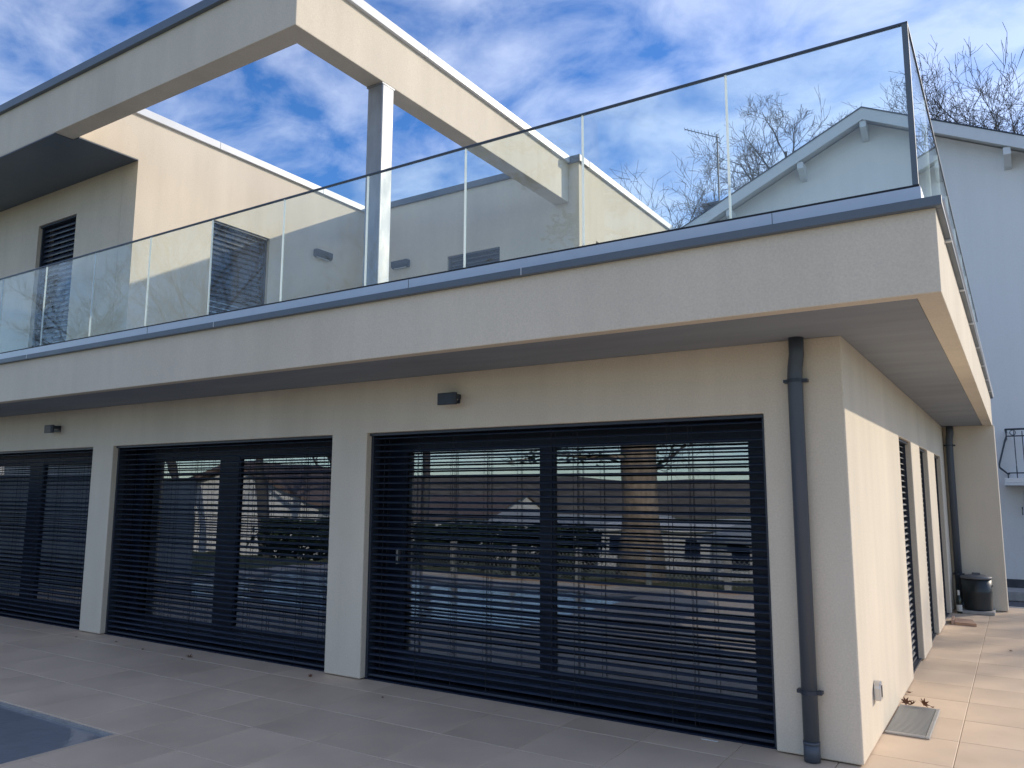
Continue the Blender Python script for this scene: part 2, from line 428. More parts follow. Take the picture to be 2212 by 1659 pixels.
# cut the pool out of the ground sheet
bm = bmesh.new(); bm.from_mesh(g.data)
for co, no in (((POOL[0], 0, 0), (1, 0, 0)), ((POOL[1], 0, 0), (1, 0, 0)), ((0, POOL[2], 0), (0, 1, 0)), ((0, POOL[3], 0), (0, 1, 0))):
    bmesh.ops.bisect_plane(bm, geom=bm.verts[:] + bm.edges[:] + bm.faces[:], plane_co=co, plane_no=no)
bmesh.ops.delete(bm, geom=[f for f in bm.faces if POOL[0] < f.calc_center_median().x < POOL[1] and POOL[2] < f.calc_center_median().y < POOL[3]], context='FACES')
bm.to_mesh(g.data); bm.free()

gy = MB()
for y0, y1 in ((9.02, 20),):
    gy.v += [(-7, y0, -0.37), (40, y0, -0.37), (40, y1, -0.37), (-7, y1, -0.37)]; gy.f.append((0, 1, 2, 3))
struct(gy.build('gravel_yard', M_gravel))

dv = MB()  # unseen pale ground, added to bounce sunlight onto front wall and soffit
dv.v += [(1.72, -14, -0.05), (11, -14, -0.05), (11, 8.9, -0.05), (1.72, 8.9, -0.05)]; dv.f.append((0, 1, 2, 3))
struct(dv.build('bounce_gravel', M_bounce))

# ---- hills beyond the meadow (seen only as a reflection)
rnd = random.Random(4)
b = MB()
nh = 60
for k in range(nh + 1):
    a = math.radians(150 + 150 * k / nh)
    h = 5 + 4 * (0.5 + 0.5 * math.sin(k * 0.45)) + 4 * (0.5 + 0.5 * math.sin(k * 0.17 + 1)) + rnd.random() * 1.5
    for rr, hh in ((300, -8), (380, h * 0.55), (470, h), (700, -8)):
        b.v.append((rr * math.cos(a), rr * math.sin(a), hh))
for k in range(nh):
    for m_ in range(3):
        b.f.append((k * 4 + m_, k * 4 + m_ + 1, k * 4 + 4 + m_ + 1, k * 4 + 4 + m_))
struct(b.build('hills', M_hill, smooth=True))

# ---- terrace: base slab plus single tiles
b = MB()
tb = MB()
TX0, TX1, TY0, TY1 = -13.55, 1.70, -7.55, 8.95
cut = [(TX0, TX1, POOL[3], TY1), (POOL[1], TX1, TY0, POOL[3]), (TX0, POOL[0], TY0, POOL[3]), (POOL[0], POOL[1], TY0, POOL[2])]
us = sorted({TX0, TX1, POOL[0], POOL[1]}); vs_ = sorted({TY0, TY1, POOL[2], POOL[3]})
tb.cells(us, vs_, [(POOL[0], POOL[1], POOL[2], POOL[3])], -0.30, lambda u, v, w: (u, v, -0.0125 + w))
terrace = struct(tb.build('terrace', M_grout))
tile_meshes = {}
def tile_mesh(w, h):
    k = (round(w, 3), round(h, 3))
    if k not in tile_meshes:
        m = MB(); e = 0.0025
        hw, hh = w / 2, h / 2
        m.v += [(-hw, -hh, -0.012), (hw, -hh, -0.012), (hw, hh, -0.012), (-hw, hh, -0.012),
                (-hw, -hh, -e), (hw, -hh, -e), (hw, hh, -e), (-hw, hh, -e),
                (-hw + e, -hh + e, 0), (hw - e, -hh + e, 0), (hw - e, hh - e, 0), (-hw + e, hh - e, 0)]
        m.f += [(8, 9, 10, 11)]
        for i in range(4):
            j = (i + 1) % 4
            m.f += [(i, j, 4 + j, 4 + i), (4 + i, 4 + j, 8 + j, 8 + i)]
        me = bpy.data.meshes.new('tile'); me.from_pydata(m.v, [], m.f); me.materials.append(M_tile)
        tile_meshes[k] = me
    return tile_meshes[k]
XJ = [0.467 - 0.62 * k for k in range(-2, 23)][::-1]
XJ = [TX0] + [x for x in XJ if TX0 + 0.1 < x < TX1 - 0.02] + [TX1]
YJ = [-7.51, -7.09, -6.47, -5.85, -5.23, -4.61, -3.99, -3.37, -2.75, -2.13, -1.51, -0.89, -0.27] + [0.31 + 0.618 * k for k in range(14)] + [8.95]
G = 0.0038
rnd = random.Random(11)
joined = MB()
for j in range(len(YJ) - 1):
    for i in range(len(XJ) - 1):
        x0, x1, y0, y1 = XJ[i], XJ[i + 1], YJ[j], YJ[j + 1]
        if y0 > 0.2 and x1 < -0.16: continue                   # under the house
        # clip at the pool
        if x1 > POOL[0] and x0 < POOL[1] and y1 > POOL[2] + 0.01 and y0 < POOL[3] - 0.01:
            if x1 > POOL[1] + 0.01 and x0 < POOL[1]: x0 = POOL[1]
            elif x0 < POOL[0] - 0.01 and x1 > POOL[0]: x1 = POOL[0]
            elif y1 > POOL[3] + 0.01: y0 = POOL[3]
            elif y0 < POOL[2] - 0.01: y1 = POOL[2]
            else: continue
        w, h = x1 - x0 - G, y1 - y0 - G
        cx, cy = (x0 + x1) / 2, (y0 + y1) / 2
        if y0 > -3.4:
            o = link('tile', tile_mesh(w, h), terrace, (cx, cy, rnd.uniform(-0.0006, 0.0006)), (rnd.uniform(-.0008, .0008), rnd.uniform(-.0008, .0008), 0))
        else:
            joined.box(cx - w / 2, cx + w / 2, cy - h / 2, cy + h / 2, -0.012, 0)
stuff(joined.build('tile', M_tile, terrace))
box('edge_course', M_slab, terrace, TX0, TX1, TY1 + 0.003, TY1 + 0.10, -0.30, 0.006, bevel=0.006)
box('wooden_edging', M_wood, terrace, TX0, TX1, TY0 - 0.06, TY0 - 0.004, -0.25, 0.03, bevel=0.004)

# ---- pool
b = MB()
x0, x1, y0, y1 = POOL
b.box(x0 - 0.15, x1 + 0.15, y0 - 0.15, y1 + 0.15, -1.62, -1.5)
b.box(x0 - 0.15, x0, y0 - 0.15, y1 + 0.15, -1.5, -0.31); b.box(x1, x1 + 0.15, y0 - 0.15, y1 + 0.15, -1.5, -0.31)
b.box(x0, x1, y0 - 0.15, y0, -1.5, -0.31); b.box(x0, x1, y1, y1 + 0.15, -1.5, -0.31)
pool = struct(b.build('pool_basin', M_liner))
b = MB()
for a in ((x0 + .001, x0 + 0.03, y0 + .001, y1 - .001), (x1 - 0.03, x1 - .001, y0 + .001, y1 - .001), (x0 + 0.031, x1 - 0.031, y0 + .001, y0 + 0.03), (x0 + 0.031, x1 - 0.031, y1 - 0.03, y1 - .001)):
    b.box(*a, -0.31, -0.010)
b.build('liner_edge', M_slab, pool)
b = MB(); b.v += [(x0, y0, -0.026), (x1, y0, -0.026), (x1, y1, -0.026), (x0, y1, -0.026)]; b.f.append((0, 1, 2, 3))
struct(b.build('water', M_water))

# ================================================================== THE HOUSE
house = thing('modern_house', 'modern two storey house in cream render with flat overhanging roof slab and open roof beams', 'house')
H = 2.74; ZO = 2.248
X2L, X2R, X1L, X1R, X3L = -8.876, -8.431, -4.7017, -4.2474, -0.5337
# front wall, openings down to the floor
HX0 = -13.5
SO = [(2.81, 3.83), (4.69, 5.65), (6.60, 7.65)]
YW = 8.36
us = [HX0, -12.9, X2L, X2R, X1L, X1R, X3L, 0.0] + [e for p in SO for e in p] + [YW + 0.3]
def round_corner(u, v, w):            # the wall runs along the front, turns the corner at u = 0 and runs back along the side
    return (u, w, v) if u < 0 else ((-w, w, v) if u == 0 else (-w, u, v))
holes = [(-12.9, X2L, -1, ZO), (X2R, X1L, -1, ZO), (X1R, X3L, -1, ZO)] + [(p[0], p[1], -1, ZO) for p in SO]
MB().cells(us, [0.008, ZO, H + 0.01], holes, 0.38, round_corner).build('ground_floor_wall', M_render, house, 0.010)
box('rear_return_wall', M_render, house, 0.002, 0.69, YW, YW + 0.32, 0.008, H + 0.008, bevel=0.01)
box('rear_wall', M_render, house, HX0, -0.382, YW, YW + 0.3, 0, H)
box('left_wall', M_render, house, HX0 - 0.3, HX0, 0.0, YW + 0.3, 0, H)
box('interior_floor', M_floor, house, HX0, -0.382, 0.382, YW - 0.002, -0.006, 0.008)
box('interior_wall', M_plaster, house, HX0 + .01, -0.40, 5.6, 5.7, 0.009, H - 0.02)
# slab edge (fascia) and soffit
FX, FY = 0.668, -0.976
b = MB().cells([HX0 - 1.2, HX0 - 1.05, FX - 0.125, FX], [FY, FY + 0.10, YW + 0.33], [(HX0 - 1.05, FX - 0.125, FY + 0.10, 20)], -0.47, lambda u, v, w: (u, v, 3.21 + w))
b.build('fascia', M_render, house, 0.006)
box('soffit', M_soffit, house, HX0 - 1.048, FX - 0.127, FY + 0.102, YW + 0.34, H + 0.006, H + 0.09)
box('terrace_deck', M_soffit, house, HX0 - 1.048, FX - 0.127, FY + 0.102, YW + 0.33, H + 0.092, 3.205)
# coping on the slab edge
b = MB()
b.box(HX0 - 1.25, FX + 0.034, FY - 0.042, FY + 0.02, 3.198, 3.252)
b.build('coping', M_coping, house, 0.004)
b = MB()
b.box(FX - 0.04, FX + 0.034, FY + 0.022, YW + 0.5, 3.198, 3.252)
b.build('coping', M_coping, house, 0.004)
b = MB().tube([(FX + 0.03, FY + 0.01, 3.24), (FX + 0.03, YW + 0.55, 3.24)], 0.016, 8)
b.build('coping_bead', M_coplight, house, smooth=True)
for k in range(7):
    yk = -0.35 + 1.35 * k
    box('gutter_bracket', M_coplight, house, FX - 0.0, FX + 0.037, yk, yk + 0.035, 3.186, 3.1975)
for xk in (-8.6, -5.25, -1.9):
    box('coping_joint', M_coplight, house, xk, xk + 0.006, FY - 0.0445, FY - 0.04, 3.2, 3.25)

# ---- upper storey
ZB, ZT = 5.95, 6.555
XL = -8.372
YB = 4.30
XB0, XB1 = -4.60, -4.37
XR = -4.20
# left block
b = MB().cells([HX0, -10.75, -9.757, XL - 0.322], [3.2, 3.30, 5.49, ZB], [(-10.75, -9.757, 3.30, 5.49)], 0.32, lambda u, v, w: (u, 0.02 + w, v))
b.build('upper_front_wall', M_render, house)
b = MB().cells([FY + 0.232, 0.02, 1.19, 2.19, 8.0], [3.2, 3.24, 5.50, ZB + 0.002, ZT], [(1.19, 2.19, 3.24, 5.50), (-3, 0.02, 3, ZB + 0.002)], 0.32, lambda u, v, w: (XL - w, u, v))
b.build('upper_right_wall', M_render, house)
# front beam and return beam
b = MB().cells([HX0 - 1, XB0, XB1], [FY, FY + 0.23, YB], [(HX0 - 1.1, XB0, FY + 0.23, YB)], -(ZT - ZB), lambda u, v, w: (u, v, ZT + w))
b.build('roof_beam', M_render, house, 0.008)
box('upper_soffit', M_coping, house, HX0 - 1, -8.502, FY + 0.003, 0.018, ZB - 0.012, ZB - 0.002)
box('upper_soffit', M_coping, house, -8.50, XL - 0.002, FY + 0.225, 0.018, ZB - 0.012, ZB - 0.002)
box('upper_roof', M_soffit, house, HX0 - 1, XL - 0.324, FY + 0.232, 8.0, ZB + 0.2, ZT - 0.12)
# back wing
def wing_corner(u, v, w):
    return (XR + u, YB + w, v) if u < 0 else ((XR - w, YB + w, v) if u == 0 else (XR - w, YB + u, v))
MB().cells([XL + 0.002 - XR, -6.60 - XR, -5.59 - XR, 0.0, 4.85 - YB, 5.9 - YB, 8.05 - YB], [3.2, 4.2, 5.485, ZT],
           [(-6.60 - XR, -5.59 - XR, 4.2, 5.485), (4.85 - YB, 5.9 - YB, 4.2, 5.485)], 0.32, wing_corner).build('wing_wall', M_render, house, 0.006)
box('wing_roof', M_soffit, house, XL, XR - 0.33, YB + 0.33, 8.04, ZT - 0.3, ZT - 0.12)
box('wing_rear_wall', M_render, house, XL - 4, XR, 8.06, 8.3, 3.2, ZT)
box('wing_inner_wall', M_plaster, house, XL, XR - 0.33, 7.0, 7.05, 3.21, ZT - 0.31)
# copings at roof level: folded sheet, sunlit runs coloured light and shaded runs dark
cz0, cz1 = ZT - 0.012, 6.645
def coping_piece(x0, x1, y0, y1, m=M_coplight):
    o = MB().box(x0, x1, y0, y1, cz0, cz1).build('roof_coping', m, house, 0.004)
    return o
coping_piece(HX0 - 1.05, XB1 + 0.045, FY - 0.045, FY + 0.27, M_coping)  # front run: its shade is put into the darker colour
for a, c in ((FY + 0.272, 0.9), (0.903, 2.6), (2.603, YB - 0.048)):
    coping_piece(XB0 - 0.04, XB1 + 0.045, a, c)
coping_piece(XL + 0.05, XR + 0.04, YB - 0.045, YB + 0.27, M_coping)  # shaded wing front, darker colour again in place of shade
for a, c in ((YB + 0.272, 6.3), (6.303, 8.34)):
    coping_piece(XR - 0.28, XR + 0.045, a, c)
for a, c in ((FY + 0.272, 1.2), (1.203, 3.2), (3.203, YB + 0.35)):
    coping_piece(XL - 0.30, XL + 0.045, a, c)
# steel post
box('steel_post', M_galv, house, -4.58, -4.372, 0.22, 0.40, 3.21, ZB - 0.001, bevel=0.012)
box('post_cap_plate', M_galv, house, -4.59, -4.368, 0.212, 0.408, ZB - 0.022, ZB - 0.003)

# ---- windows: frame with mullion, panes; local (u, v, w) mapped by fn
def window(fn, u0, u1, z0, z1, muls, fl, fr, ft, fb, depth=0.07):
    fr_ = MB()
    edges = [u0] + [e for m_ in muls for e in m_] + [u1]
    us_ = [u0, u0 + fl] + [e for m_ in muls for e in m_] + [u1 - fr, u1]
    holes = []
    gl = [(u0 + fl, muls[0][0] if muls else u1 - fr)]
    for k, m_ in enumerate(muls):
        gl.append((m_[1], muls[k + 1][0] if k + 1 < len(muls) else u1 - fr))
    holes = [(a, c, z0 + fb, z1 - ft) for a, c in gl]
    fr_.cells(us_, [z0, z0 + fb, z1 - ft, z1], holes, depth, fn)
    w = fr_.build('window', M_frame, house, 0.004)
    for a, c in gl:
        p = MB()
        q = [fn(a - 0.01, z0 + fb - 0.01, 0.03), fn(c + 0.01, z0 + fb - 0.01, 0.03), fn(c + 0.01, z1 - ft + 0.01, 0.03), fn(a - 0.01, z1 - ft + 0.01, 0.03)]
        off = Vector(fn(0, 0, 0.012)) - Vector(fn(0, 0, 0))
        p.prism(q, off).build('pane', M_pane, w)
        bd = MB()
        iu, iv = 0.018, 0.018
        bd.cells([a - 0.003, a + iu, c - iu, c + 0.003], [z0 + fb - 0.003, z0 + fb + iv, z1 - ft - iv, z1 - ft + 0.003], [(a + iu, c - iu, z0 + fb + iv, z1 - ft - iv)], 0.02,
                 lambda u, v, wv: fn(u, v, 0.008 + wv)).build('glazing_bead', M_frame, w)
    return w
fnF = lambda u, v, w: (u, 0.33 + w, v)
w3 = window(fnF, X1R + 0.002, X3L - 0.002, 0.02, ZO - 0.004, [(-2.525, -2.415)], 0.20, 0.19, 0.15, 0.19)
box('handle', M_chrome, w3, -4.10, -4.075, 0.285, 0.329, 1.02, 1.16, bevel=0.004)
window(fnF, X2R + 0.002, X1L - 0.002, 0.02, ZO - 0.004, [(-6.80, -6.47)], 0.14, 0.12, 0.16, 0.17)
window(fnF, -12.898, X2L - 0.002, 0.02, ZO - 0.004, [(-11.02, -10.66)], 0.14, 0.12, 0.16, 0.17)
for a, c in SO:
    window(lambda u, v, w: (-0.30 - w, u, v), a + 0.002, c - 0.002, 0.02, ZO - 0.004, [], 0.08, 0.08, 0.1, 0.1)
window(lambda u, v, w: (u, 0.25 + w, v), -10.748, -9.759, 3.302, 5.488, [], 0.07, 0.07, 0.1, 0.1)
window(lambda u, v, w: (XL - 0.22 - w, u, v), 1.192, 2.188, 3.242, 5.498, [], 0.07, 0.07, 0.1, 0.1)
window(lambda u, v, w: (u, YB + 0.20 + w, v), -6.598, -5.592, 4.202, 5.482, [], 0.07, 0.07, 0.1, 0.1)
window(lambda u, v, w: (XR - 0.2 - w, u, v), 4.852, 5.898, 4.202, 5.482, [], 0.07, 0.07, 0.1, 0.1)
# thresholds under the ground-floor openings; front ones coloured dark as the shadow there
for a, c in ((-12.9, X2L), (X2R, X1L), (X1R, X3L)):
    box('threshold', M_frame, house, a + 0.003, c - 0.003, 0.06, 0.40, 0.0015, 0.012)
    for xa, xb in ((a + 0.0015, a + 0.006), (c - 0.006, c - 0.0015)):
        box('jamb_liner', M_frame, house, xa, xb, 0.168, 0.328, 0.013, ZO - 0.002)
for a, c in SO:
    for ya, yb in ((a + 0.0015, a + 0.006), (c - 0.006, c - 0.0015)):
        box('jamb_liner', M_frame, house, -0.298, -0.158, ya, yb, 0.021, ZO - 0.002)
    box('threshold', M_dark, house, -0.37, -0.03, a + 0.003, c - 0.003, 0.0015, 0.02)

# ================================================================== BLINDS
slat_meshes = {}
def slat_mesh(length, tilt):
    k = (round(length, 3), tilt)
    if k in slat_meshes: return slat_meshes[k]
    w, n = 0.078, 6
    prof = []
    for i in range(n + 1):
        t = -1 + 2 * i / n
        prof.append((t * w / 2, 0.0085 * (1 - t * t)))
    prof[0] = (prof[0][0] + 0.001, prof[0][1] - 0.005)       # rolled lips
    prof[-1] = (prof[-1][0] - 0.001, prof[-1][1] - 0.005)
    ca, sa = math.cos(tilt), math.sin(tilt)
    pr = [(a * ca - c * sa, a * sa + c * ca) for a, c in prof]
    m = MB()
    for x in (0, length):
        m.v += [(x, a, c) for a, c in pr] + [(x, a, c - 0.0016) for a, c in pr]
    q = n + 1
    for i in range(n):
        m.f += [(i, i + 1, 2 * q + i + 1, 2 * q + i), (q + i + 1, q + i, 3 * q + i, 3 * q + i + 1)]
    m.f += [(0, 2 * q, 3 * q, q), (n, q + n, 3 * q + n, 2 * q + n)]
    for e in (0, 2 * q):
        for i in range(n): m.f.append((e + i, e + i + 1, e + q + i + 1, e + q + i))
    me = bpy.data.meshes.new('slat'); me.from_pydata(m.v, [], m.f); me.materials.append(M_slat)
    bm2 = bmesh.new(); bm2.from_mesh(me); bmesh.ops.recalc_face_normals(bm2, faces=bm2.faces); bm2.to_mesh(me); bm2.free()
    slat_meshes[k] = me
    return me

def blind(label, origin, rotz, width, z0, z1, tilt, cords, group, pitch=0.0600, bottom=True):
    """external venetian blind; local x runs along the opening, local -y faces out"""
    t = thing('venetian_blind', label, 'blind', origin, group)
    t.rotation_euler = (0, 0, rotz)
    for x in (0.0, width - 0.026):
        MB().box(x, x + 0.026, -0.05, 0.05, z0 + 0.004, z1 - 0.002).build('guide_rail', M_dark, t, 0.003)
    zs = []
    z = z1 - 0.047
    while z > z0 + 0.085:
        zs.append(z); z -= pitch
    me = slat_mesh(width - 0.056, tilt)
    rn = random.Random(int(width * 1000) + int(z1 * 77))
    for z in zs:
        link('slat', me, t, (0.028, rn.uniform(-.0008, .0008), z + rn.uniform(-.0009, .0009)), (rn.gauss(0, .035), rn.uniform(-.0010, .0010), 0))
    for cx in cords:
        x = width * cx
        c = MB()
        c.box(x - 0.0018, x + 0.0018, -0.0435, -0.0410, z0 + 0.06, z1 - 0.005)
        c.box(x - 0.0018, x + 0.0018, 0.0410, 0.0435, z0 + 0.06, z1 - 0.005)
        c.box(x + 0.014, x + 0.017, -0.002, 0.002, z0 + 0.06, z1 - 0.005)
        c.build('ladder_cord', M_black, t)
    if bottom:
        MB().box(0.028, width - 0.028, -0.04, 0.04, z0 + 0.028, z0 + 0.050).build('bottom_rail', M_dark, t, 0.006)
    MB().box(0.002, width - 0.002, -0.075, 0.05, z1 - 0.024, z1 - 0.0015).build('head_rail', M_dark, t)
    return t
T = math.radians(1)
BG = 'external blinds on the house'
YBL = 0.115
blind('dark venetian blind in the wide opening nearest the front downpipe', (X1R + 0.003, YBL, 0), 0, X3L - X1R - 0.006, 0.0, ZO, T, (0.045, .155, .26, .36, .53, .585, .80, .845), BG)
blind('dark venetian blind in the wide opening between the two front pillars', (X2R + 0.003, YBL, 0), 0, X1L - X2R - 0.006, 0.0, ZO, T, (0.06, .21, .30, .42, .66, .74, .87, .955), BG)
blind('dark venetian blind in the leftmost ground floor opening', (-12.897, YBL, 0), 0, X2L + 12.9 - 0.006, 0.0, ZO, T, (.06, .24, .38, .52, .66, .78, .93), BG)
for (a, c), n in zip(SO, ('nearest the sunlit front corner', 'in the middle of the three in the side wall', 'farthest back along the side wall')):
    blind('narrow slatted blind in the slot ' + n, (-0.105, a + 0.003, 0), math.pi / 2, c - a - 0.006, 0.0, ZO, math.radians(14), (.2, .8), BG)
blind('blind of the upper window in the shade under the dark soffit', (-10.747, 0.12, 0), 0, 0.987, 3.302, 5.488, math.radians(60), (.25, .75), BG, 0.075)
blind('closed blind of the upper terrace door in the half sunlit wall', (XL - 0.10, 1.193, 0), math.pi / 2, 0.994, 3.242, 5.498, math.radians(60), (.25, .75), BG, 0.075)
blind('low blind of the window in the shaded back wall of the roof terrace', (-6.597, YB + 0.08, 0), 0, 1.004, 4.202, 5.482, math.radians(60), (.25, .75), BG, 0.075)
blind('blind just peeping over the parapet in the sunlit wing wall', (XR - 0.10, 4.853, 0), math.pi / 2, 1.044, 4.202, 5.482, math.radians(30), (.25, .75), BG, 0.075)

# ================================================================== BALUSTRADE
bal = thing('glass_balustrade', 'frameless glass balustrade with thin dark top rail round the roof terrace', 'balustrade', (0, 0, 0))
GY, GX = -0.876, 0.580
ZG0, ZG1 = 3.372, 4.325
box('base_channel', M_alu, bal, HX0 - 1.1, GX + 0.02, GY - 0.022, GY + 0.05, 3.207, ZG0 - 0.012)
box('base_channel', M_alu, bal, GX - 0.05, GX + 0.02, GY + 0.052, YW + 0.2, 3.207, ZG0 - 0.012)
for xk in (-9.55, -6.47, -3.02, -0.2):
    box('channel_joint', M_black, bal, xk, xk + 0.003, GY - 0.0235, GY - 0.021, 3.255, ZG0 - 0.013)
box('gasket', M_black, bal, HX0 - 1.1, GX + 0.014, GY - 0.014, GY + 0.018, ZG0 - 0.0115, ZG0 + 0.004)
box('gasket', M_black, bal, GX - 0.018, GX + 0.014, GY + 0.02, YW + 0.2, ZG0 - 0.0115, ZG0 + 0.004)
XP = [0.580 - 0.0, -0.4545, -1.478, -2.490, -3.502, -4.519, -5.537, -6.548, -7.5785, -8.5975, -9.631, -10.65, -11.67, -12.69, -13.7]
JG = 0.014
for k in range(len(XP) - 1):
    x1, x0 = XP[k] - (JG / 2 if k else 0.006), XP[k + 1] + JG / 2
    MB().box(x0, x1, GY - 0.006, GY + 0.006, ZG0 + 0.0045, ZG1 + 0.006).build('pane', M_glass, bal)
    if k:
        c = XP[k]
        MB().box(c - JG / 2 + 0.0006, c + JG / 2 - 0.0006, GY - 0.0062, GY + 0.0062, ZG0 + 0.005, ZG1 + 0.0045).build('joint_strip', M_edge, bal)
ysp = [GY + 0.008, 0.15, 1.17, 2.19, 3.21, 4.23, 5.25, 6.27, 7.29, 8.3]
for k in range(len(ysp) - 1):
    MB().box(GX - 0.006, GX + 0.006, ysp[k] + (JG / 2 if k else 0), ysp[k + 1] - JG / 2, ZG0 + 0.0045, ZG1 + 0.006).build('pane', M_glass, bal)
    if k:
        MB().box(GX - 0.0062, GX + 0.0062, ysp[k] - JG / 2 + 0.0006, ysp[k] + JG / 2 - 0.0006, ZG0 + 0.005, ZG1 + 0.0045).build('joint_strip', M_edge, bal)
box('top_rail', M_rail, bal, -13.7, GX + 0.012, GY - 0.012, GY + 0.012, ZG1 + 0.0065, ZG1 + 0.020, bevel=0.002)
box('top_rail', M_rail, bal, GX - 0.012, GX + 0.012, GY + 0.0125, 8.3, ZG1 + 0.0065, ZG1 + 0.020, bevel=0.002)
box('corner_post', M_coping, bal, GX - 0.020, GX + 0.011, GY - 0.014, GY + 0.006, ZG0 + 0.0045, ZG1 + 0.006, bevel=0.002)

# ================================================================== DOWNPIPES
def downpipe(label, px, py, ztop, brz):
    t = thing('downpipe', label, 'downpipe', (px, py, 0), 'downpipes on the house')
    prof = [(0.012, -0.012, ztop), (0.012, -0.012, ztop - 0.11), (-0.004, -0.0, ztop - 0.20), (-0.008, 0, ztop - 0.26), (-0.008, 0, 0.10)]
    MB().tube(prof, 0.050, 16).build('pipe', M_pipe, t, smooth=True)
    MB().tube([(-0.008, 0, 0.115), (-0.008, 0, 0.004)], [0.0515, 0.0515], 16).build('shoe', M_pipe, t, smooth=True)
    MB().tube([(-0.008, 0, 0.125), (-0.008, 0, 0.108)], 0.0535, 16).build('collar', M_pipe, t, smooth=True)
    for z in brz:
        m = MB().tube([(-0.008, 0, z - 0.013), (-0.008, 0, z + 0.013)], 0.0535, 16)
        m.box(-0.085, -0.055, -0.012, 0.045, z - 0.011, z + 0.011)
        m.box(0.040, 0.072, -0.012, 0.045, z - 0.011, z + 0.011)
        m.build('bracket', M_dark, t, 0.002)
    return t
downpipe('slate grey round downpipe on the front wall beside the sunlit corner', -0.287, -0.062, H + 0.004, (2.452, 0.425))
downpipe('slate grey downpipe far back in the corner behind the black barrel', 0.095, YW - 0.075, H + 0.004, (2.45, 0.52))

# ================================================================== WALL LAMPS
def front_lamp(label, x):
    t = thing('wall_lamp', label, 'wall lamp', (x, 0, 2.5), 'dark wall lamps')
    m = MB()
    n = 6
    pts = [(-0.098, -0.135 + 0.0, 0), (0.075, -0.142, 0), (0.098, -0.125, 0), (0.098, -0.105, 0), (-0.098, -0.105, 0)]
    m.prism([(a, c, -0.05) for a, c, _ in pts], (0, 0, 0.104))
    m.build('shade', M_dark, t, 0.004)
    MB().box(-0.088, 0.07, -0.104, -0.012, 0.004, 0.046).build('arm', M_dark, t, 0.003)
    MB().box(-0.095, 0.055, -0.011, -0.0005, -0.03, 0.05).build('wall_plate', M_dark, t, 0.002)
    MB().box(-0.07, 0.05, -0.10, -0.03, -0.004, 0.0035).build('lens', M_lens, t)
    return t
front_lamp('dark wall lamp above the blind nearest the downpipe', -3.208)
front_lamp('dark wall lamp above the leftmost ground floor blind', -9.72)
def bulkhead(label, loc, rotz):
    t = thing('wall_lamp', label, 'wall lamp', loc, 'dark wall lamps')
    t.rotation_euler = (0, 0, rotz)
    m = MB().prism([(-0.175, 0, 0.06), (-0.175, -0.085, 0.06), (-0.175, -0.085, -0.035), (-0.175, -0.05, -0.06), (-0.175, 0, -0.06)], (0.35, 0, 0))
    m.build('housing', M_dark, t, 0.006)
    MB().box(-0.13, 0.13, -0.052, -0.008, -0.068, -0.0605).build('lens', M_lens, t)
    return t
bulkhead('dark wall lamp on the right-facing terrace wall past the door', (XL + 0.001, 3.25, 5.52), math.pi / 2)
bulkhead('dark wall lamp on the shaded back wall right of the steel post', (-7.56, YB - 0.001, 5.50), 0)

# ================================================================== SMALL THINGS
t = thing('wall_socket_cover', 'small silver cover with a dark slot low on the sunlit side wall', 'wall cover', (0.001, 0.56, 0.355))
prof = []
for k in range(9):
    a = math.pi * k / 8
    prof.append((0.0, 0.055 * math.cos(a), 0.02 + 0.045 * math.sin(a)))
prof += [(0.0, -0.055, -0.06), (0.0, 0.055, -0.06)]
MB().prism(prof, (0.045, 0, 0)).build('housing', M_chrome, t, 0.006)
MB().box(0.0455, 0.048, -0.012, 0.012, -0.04, 0.035).build('slot', M_black, t)

t = thing('floor_grate', 'ribbed metal floor grate set in the tiles against the sunlit wall', 'grate', (0.146, 1.30, 0))
gx0, gx1, gy0, gy1 = -0.140, 0.146, -0.44, 0.435
MB().box(gx0, gx1 - 0.01, gy0 + 0.01, gy1 - 0.01, 0.0015, 0.006).build('tray', M_black, t)
for a in ((gx1 - 0.026, gx1, gy0, gy1), (gx0, gx1 - 0.0265, gy0, gy0 + 0.022), (gx0, gx1 - 0.0265, gy1 - 0.022, gy1)):
    MB().box(*a, 0.0015, 0.016).build('rim', M_steel, t, 0.003)
bar = MB().box(gx0 + 0.004, gx1 - 0.030, -0.0075, 0.0075, 0.0065, 0.014)
bo = bar.build('bar', M_steel, t, 0.0)
nb = 25
for k in range(nb):
    y = gy0 + 0.042 + k * (gy1 - gy0 - 0.084) / (nb - 1)
    if k == 0: bo.location = (0, y, 0)
    else: link('bar', bo.data, t, (0, y, 0))
lm = MB()
pts = []
for k in range(14):
    a = 2 * math.pi * k / 14
    r = 0.042 if k % 2 == 0 else 0.020
    if k == 0: r = 0.055
    pts.append((r * math.cos(a), r * math.sin(a), 0.014 * (r / 0.04) ** 2))
lm.v = [(0, 0, 0.001)] + pts + [(0, 0, -0.001)] + [(p[0], p[1], p[2] - 0.0012) for p in pts]
for k in range(14):
    k2 = (k + 1) % 14
    lm.f += [(0, 1 + k, 1 + k2), (15, 16 + k2, 16 + k), (1 + k, 16 + k, 16 + k2, 1 + k2)]
def leaf(label, x, y, z, rz, tilt, sc, first=[None], rx=0.0):
    if first[0] is None:
        o = lm.build('dry_leaf', M_leaf); first[0] = o.data
    else:
        o = bpy.data.objects.new('dry_leaf', first[0]); COL.objects.link(o)
    o.location = (x, y, z); o.rotation_euler = (tilt, rx, rz); o.scale = (sc, sc, sc)
    tag(o, label, 'leaf', 'dry fallen leaves')
leaf('curled brown leaf at the wall end of the floor grate', 0.045, 1.765, 0.032, 0.4, 0.8, 1.0)
leaf('brown leaf lying beside the curled one, second from the wall at the grate', 0.095, 1.758, 0.024, 1.9, -0.55, 0.9)
